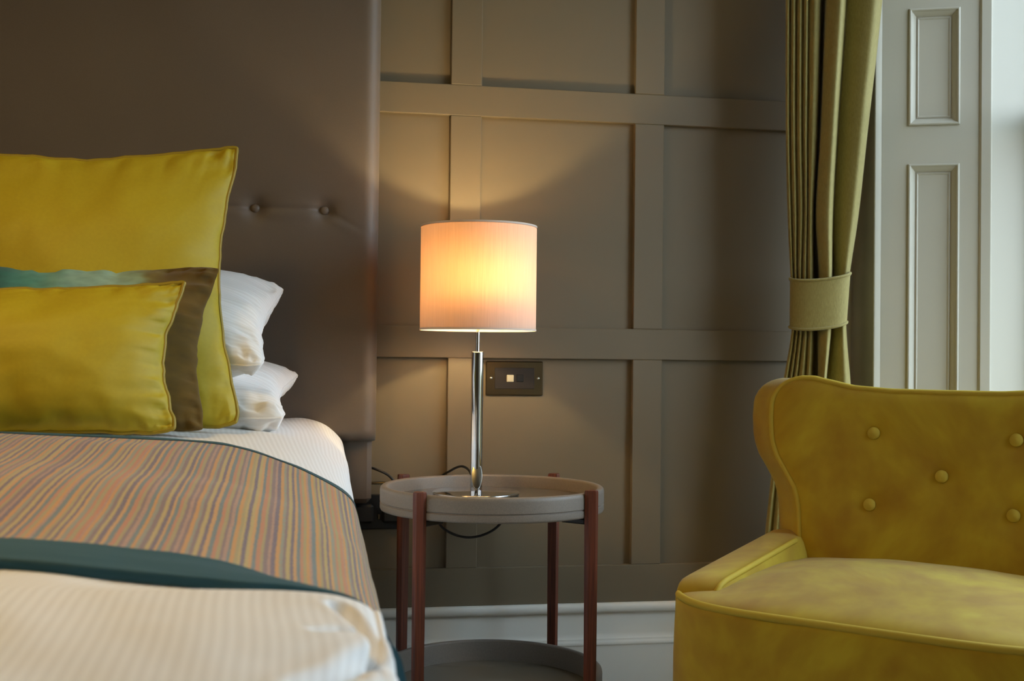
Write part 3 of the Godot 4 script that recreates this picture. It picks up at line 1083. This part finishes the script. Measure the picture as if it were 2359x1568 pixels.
# ---------------------------------------------------------------- armchair
# local axes: x across the seat, z towards the front, origin at the front left corner of the seat
func armchair() -> void:
	var o := thing("armchair", "low yellow-green velvet armchair with buttoned back", "armchair", Vector3(0.722, 0, 0.768))
	o.rotation.y = deg_to_rad(-45)
	var W := 0.73
	var fl := [Vector2(-0.004, -0.060), Vector2(-0.004, -0.020), Vector2(0.004, -0.001), Vector2(0.021, 0.018), Vector2(0.050, 0.043), Vector2(0.090, 0.064), Vector2(0.14, 0.076), Vector2(0.20, 0.0805), Vector2(0.28, 0.081), Vector2(0.365, 0.081)]
	var front := []
	for p in fl: front.append(p)
	for i in range(fl.size() - 2, -1, -1): front.append(Vector2(W - fl[i].x, fl[i].y))
	front = spline(front, 81)
	var plan := front.duplicate()
	for q in [Vector2(W + 0.004, -0.25), Vector2(W + 0.004, -0.45), Vector2(W - 0.01, -0.50), Vector2(W - 0.04, -0.52), Vector2(0.365, -0.52), Vector2(0.04, -0.52), Vector2(0.01, -0.50), Vector2(-0.004, -0.45), Vector2(-0.004, -0.25), front[0]]:
		plan.append(q)
	var f := noise(301, 1.0, 3)
	# body below the seat
	var rows := []
	for yy in [[0.4475, 0.0], [0.443, 0.003], [0.435, 0.006], [0.40, 0.008], [0.34, 0.009], [0.27, 0.010], [0.20, 0.010], [0.155, 0.009], [0.142, 0.004], [0.140, -0.004]]:
		var row := PackedVector3Array()
		for i in plan.size():
			var p: Vector2 = plan[i]
			var a: Vector2 = plan[posmod(i - 1, plan.size() - 1)] if i > 0 else plan[plan.size() - 2]
			var c: Vector2 = plan[i + 1] if i < plan.size() - 1 else plan[1]
			var d := (c - a).normalized()
			var nn := Vector2(-d.y, d.x)
			var w: float = yy[1] + f.get_noise_3d(p.x * 7.0, yy[0] * 5.0, p.y * 7.0) * 0.004
			p += nn * w
			row.append(Vector3(p.x, yy[0], p.y))
		rows.append(row)
	var b := MB.new()
	b.grid(rows, true, true)
	var under := Array(rows[-1])
	under.pop_back()
	b.poly(under, Vector3.DOWN)
	part("body", b, M.velvet, o)
	# seat, domed and running out over the fronts of the arms
	rows = []
	for j in 49:
		var s := float(j) / 48
		s = pow(s, 1.35)
		var row := PackedVector3Array()
		for i in 81:
			var p: Vector2 = front[i]
			var zb := -0.46
			var z := lerpf(p.y, zb, s)
			var x := lerpf(p.x, clampf(p.x, 0.0, W), s)
			var d := (p.y - z)
			var side := absf(p.x - W / 2) / (W / 2)
			var crown := sin(PI * clampf(0.06 + 0.74 * s, 0.0, 1.0)) * (1.0 - 0.95 * pow(side, 2.2))
			var y := 0.447 + 0.009 * (1 - exp(-d / 0.014)) + 0.050 * crown + 0.0015 * f.get_noise_2d(x * 6.0, z * 6.0)
			row.append(Vector3(x, y, z))
		rows.append(row)
	b = MB.new()
	b.grid(rows, false, true)
	part("seat", b, M.velvet, o)
	b = MB.new()
	var path := []
	for p in front: path.append(Vector3(p.x, 0.4500, p.y - 0.0005))
	b.tube(path, 0.0072, 12)
	part("piping", b, M.velvet_pipe, o, "corded piping along the seat front")
	# arms
	for side in [0, 1]:
		var sec := [Vector2(-0.004, -0.33), Vector2(-0.010, -0.10), Vector2(-0.013, -0.035), Vector2(-0.0125, -0.014), Vector2(-0.009, -0.004), Vector2(-0.002, 0.0005), Vector2(0.012, 0.003), Vector2(0.035, 0.005), Vector2(0.060, 0.004), Vector2(0.073, 0.0015), Vector2(0.0785, -0.001), Vector2(0.085, -0.010), Vector2(0.093, -0.030), Vector2(0.104, -0.070), Vector2(0.109, -0.11), Vector2(0.109, -0.20)]
		rows = []
		var pipe := []
		var pipe2 := []
		for st in [[0.004, -0.050, 0.70], [0.006, -0.030, 0.86], [0.012, -0.015, 0.93], [0.022, -0.006, 0.97], [0.038, -0.001, 1.0], [0.06, 0.0, 1.0], [0.12, 0.0, 1.0], [0.2, 0.0, 1.0], [0.3, 0.0, 1.0], [0.4, 0.0, 1.0], [0.47, 0.0, 1.0], [0.50, -0.004, 1.0]]:
			var top: float = 0.477 + 0.040 * (st[0] - 0.02) / 0.425 + st[1]
			var row := PackedVector3Array()
			for q in sec:
				var x: float = 0.035 + (q.x - 0.035) * st[2]
				var p := Vector3(x if side == 0 else W - x, maxf(top + q.y, 0.15), -st[0])
				row.append(p)
			rows.append(row)
			if st[0] < 0.47 and st[0] > 0.01:
				pipe.append(row[10] + Vector3(0, 0.0015, 0))
		b = MB.new()
		b.grid(rows, false, side == 1)
		b.poly(Array(rows[0]), Vector3.BACK)
		var arm := part("arm", b, M.velvet, o)
		b = MB.new()
		b.tube(spline(pipe, 40), 0.0058, 10)
		part("piping", b, M.velvet_pipe, arm, "corded piping along the arm")
	# back
	var hy := [0.40, 0.52, 0.577, 0.60, 0.623, 0.655, 0.686, 0.71, 0.733, 0.77, 0.801, 0.83, 0.845, 0.856, 0.862]
	var hw := [0.290, 0.292, 0.298, 0.303, 0.311, 0.332, 0.354, 0.364, 0.370, 0.374, 0.374, 0.369, 0.363, 0.352, 0.335]
	var su := [0.0, 0.113, 0.197, 0.256, 0.306, 0.341, 0.355, 0.366, 0.374]
	var sv := [0.835, 0.8355, 0.841, 0.852, 0.860, 0.860, 0.852, 0.838, 0.815]
	var NS := 73
	var NT := 49
	var btn := [Vector2(0.222, 0.746), Vector2(0.508, 0.745), Vector2(0.366, 0.664), Vector2(0.221, 0.596), Vector2(0.508, 0.597)]
	var face := []
	for j in NT:
		var tt := float(j) / (NT - 1)
		var row := PackedVector3Array()
		for i in NS:
			var s := -cos(PI * i / (NS - 1))
			s = lerpf(s, 2.0 * i / (NS - 1) - 1.0, 0.45)
			var yt := look(su, sv, absf(s) * 0.374)
			var y := lerpf(0.40, yt, 1.0 - pow(1.0 - tt, 1.25))
			var u := W / 2 + s * look(hy, hw, y)
			var w := 0.43 + 0.14 * (y - 0.45)
			# soft padding: rolled edges, a slight hollow, button dimples
			var ed := minf(1 - absf(s), (1 - tt) * 1.2)
			w -= 0.012 * (1 - exp(-ed / 0.06)) - 0.010 * (1 - s * s)
			for c in btn:
				var dd: float = Vector2(u, y).distance_to(c)
				if dd < 0.08:
					w += 0.007 * exp(-pow(dd / 0.018, 2.0)) + 0.003 * exp(-pow(dd / 0.04, 2.0))
			row.append(Vector3(u, y, -w))
		face.append(row)
	b = MB.new()
	b.grid(face, false, false)
	var bk := part("backrest", b, M.velvet, o)
	# outline of the face: up the left side, across the top, down the right
	var loop := []
	for j in NT: loop.append(face[j][0])
	for i in range(1, NS): loop.append(face[NT - 1][i])
	for j in range(NT - 2, -1, -1): loop.append(face[j][NS - 1])
	b = MB.new()
	b.tube(loop, 0.0062, 10)
	part("piping", b, M.velvet_pipe, bk, "corded piping round the backrest")
	rows = []
	for st in [[0.0, 0.0], [0.012, 0.10], [0.3, 0.35], [0.7, 0.78], [0.9, 0.95], [0.97, 1.0], [1.0, 0.95], [1.05, 0.86]]:
		var row := PackedVector3Array()
		for p in loop:
			var s: float = clampf((p.x - W / 2) / 0.36, -1.0, 1.0)
			var q: Vector3 = p + Vector3(0.080 * clampf(s * 1.5, -1.0, 1.0) * st[1], -0.002 * st[0], -0.085 * st[0])
			if st[0] > 0.95: q.y -= (1.0 - st[1]) * 0.1
			row.append(q)
		rows.append(row)
	b = MB.new()
	b.grid(rows, false, true)
	part("boxing", b, M.velvet, bk)
	rows = []
	for j in range(0, NT, 4):
		var row := PackedVector3Array()
		for i in range(0, NS, 4):
			var p: Vector3 = face[j][i]
			var s: float = clampf((p.x - W / 2) / 0.36, -1.0, 1.0)
			var w := 0.43 + 0.14 * (p.y - 0.45)
			row.append(Vector3(p.x + 0.068 * clampf(s * 1.5, -1.0, 1.0), minf(p.y, 0.842), -w - 0.088))
		rows.append(row)
	b = MB.new()
	b.grid(rows, false, true)
	part("back_panel", b, M.velvet, bk)
	for c in btn:
		b = MB.new()
		b.lathe([[0.0125, -0.004], [0.0135, 0.001], [0.0125, 0.004], [0.008, 0.0065], [0.0, 0.0075]], 24)
		var q := part("button", b, M.velvet_pipe, bk)
		var sx: float = (c.x - W / 2) / 0.36
		q.position = Vector3(c.x, c.y, -(0.43 + 0.14 * (c.y - 0.45) - 0.012 + 0.010 * (1 - sx * sx) + 0.010) + 0.0035)
		q.rotation.x = PI / 2 - 0.14
	for x in [0.07, W - 0.07]:
		for z in [0.0, -0.44]:
			b = MB.new()
			b.lathe([[0.0, 0.141], [0.026, 0.141], [0.026, 0.141], [0.017, 0.0], [0.017, 0.0], [0.0, 0.0]], 20, Vector3(x, 0, z))
			part("leg", b, M.wood, o)

# ---------------------------------------------------------------- curtain
func curtain() -> void:
	var o := thing("curtain", "long olive-green linen curtain gathered beside the window", "curtain", Vector3(1.25, 0, 0.22))
	var ud := Vector3(0.9095, 0, 0.4157)
	var vd := Vector3(-0.4157, 0, 0.9095)
	# borders between the pleats (metres across), at a series of heights
	var hs := [0.03, 0.48, 0.83, 0.98, 1.045, 1.105, 1.25, 1.45, 1.78, 2.30, 2.72]
	var tab := [
		[-0.150, -0.128, -0.104, -0.078, -0.050, -0.020, -0.005, 0.030, 0.120],
		[-0.118, -0.100, -0.080, -0.060, -0.038, -0.012, -0.002, 0.026, 0.100],
		[-0.080, -0.066, -0.055, -0.043, -0.024, -0.009, 0.005, 0.024, 0.084],
		[-0.058, -0.048, -0.040, -0.030, -0.018, -0.006, 0.005, 0.036, 0.072],
		[-0.058, -0.049, -0.041, -0.031, -0.020, -0.007, 0.006, 0.037, 0.072],
		[-0.062, -0.053, -0.044, -0.033, -0.021, -0.007, 0.006, 0.037, 0.078],
		[-0.070, -0.058, -0.045, -0.030, -0.021, -0.009, -0.003, 0.037, 0.098],
		[-0.076, -0.064, -0.049, -0.034, -0.022, -0.001, 0.006, 0.045, 0.118],
		[-0.079, -0.066, -0.051, -0.035, -0.021, 0.006, 0.016, 0.063, 0.151],
		[-0.080, -0.067, -0.051, -0.034, -0.018, 0.016, 0.028, 0.082, 0.185],
		[-0.080, -0.067, -0.051, -0.034, -0.016, 0.020, 0.034, 0.090, 0.205]]
	var rows := []
	var ys := steps(0.03, 0.9, 24) + steps(0.92, 1.2, 24) + steps(1.22, 2.72, 40)
	var f := noise(401, 1.0, 2)
	for y in ys:
		var e := []
		for k in 9:
			var col := []
			for r in tab: col.append(r[k])
			e.append(look_smooth(hs, col, y))
		var row := PackedVector3Array()
		var pts := []
		# back of the bundle, from the wall side round to the left edge
		pts.append(Vector2(e[8] - 0.012, -0.10))
		pts.append(Vector2((e[0] + e[8]) / 2, -0.115))
		pts.append(Vector2(e[0] + 0.012, -0.10))
		pts.append(Vector2(e[0], -0.05))
		for k in 8:
			var a: float = e[k]
			var c: float = e[k + 1]
			var wd := c - a
			for i in 12:
				var q := (i + 0.5) / 12.0
				var x := a + wd * q
				var z := 0.0
				match k:
					0, 1, 2, 3, 4:
						z = -0.014 + 0.020 * pow(sin(PI * q), 0.6) + 0.004 * k
					5:   # deep hollow
						z = -0.055 * pow(sin(PI * q), 0.5)
					6:   # broad front fold
						z = 0.004 + 0.034 * pow(sin(PI * 0.5 * minf(q / 0.8, 1.0)), 0.7) - 0.012 * smoothstep(0.8, 1.0, q)
					7:   # leading edge, set back, rolling away
						z = -0.034 + 0.040 * sin(PI * 0.62 * q) - 0.020 * smoothstep(0.8, 1.0, q)
				pts.append(Vector2(x, z + 0.0008 * f.get_noise_2d(x * 30.0, y * 2.0)))
		pts.append(Vector2(e[8] + 0.001, -0.045))
		pts.append(Vector2(e[8] - 0.003, -0.075))
		pts.append(pts[0])
		for p in pts: row.append(Vector3(1.25, y, 0.22) + ud * p.x + vd * p.y)
		rows.append(row)
	var b := MB.new()
	b.grid(rows, true, false)
	part_at("drape", b, M.linen, o)
	# tieback
	o = thing("curtain_tieback", "broad olive linen tieback with piped edges round the curtain", "tieback", Vector3(1.25, 1.045, 0.22))
	b = MB.new()
	rows = []
	var edge_t := []
	var edge_b := []
	var N := 64
	for j in 9:
		var t := float(j) / 8
		var row := PackedVector3Array()
		for i in N + 1:
			var an := TAU * i / N
			var hw := lerpf(0.068, 0.0715, t)
			var u := 0.0065 + lerpf(-0.0015, 0.0025, t) + hw * sin(an)
			var cz := cos(an)
			var v := 0.050 * signf(cz) * pow(absf(cz), 0.55) - (0.005 if cz > 0 else 0.075)
			var sag := -0.013 * cz + 0.006 * sin(an)
			var y := lerpf(0.988, 1.1065, t) + sag
			row.append(Vector3(1.25, y, 0.22) + ud * u + vd * v)
		rows.append(row)
	for i in N:
		edge_b.append(rows[0][i])
		edge_t.append(rows[8][i])
	b.grid(rows, true, false)
	part_at("band", b, M.linen, o)
	for e in [edge_b, edge_t]:
		b = MB.new()
		b.tube(e, 0.0036, 8, true)
		part_at("piping", b, M.linen, o)

func look_smooth(keys: Array, vals: Array, x: float) -> float:
	if x <= keys[0]: return vals[0]
	var N := keys.size()
	for i in N - 1:
		if x <= keys[i + 1]:
			var f: float = (x - keys[i]) / (keys[i + 1] - keys[i])
			var h: float = keys[i + 1] - keys[i]
			var d: float = (vals[i + 1] - vals[i]) / h
			var m0: float = d if i == 0 else 0.5 * (d + (vals[i] - vals[i - 1]) / (keys[i] - keys[i - 1]))
			var m1: float = d if i == N - 2 else 0.5 * (d + (vals[i + 2] - vals[i + 1]) / (keys[i + 2] - keys[i + 1]))
			var f2 := f * f
			var f3 := f2 * f
			return (2 * f3 - 3 * f2 + 1) * vals[i] + (f3 - 2 * f2 + f) * h * m0 + (-2 * f3 + 3 * f2) * vals[i + 1] + (f3 - f2) * h * m1
	return vals[-1]
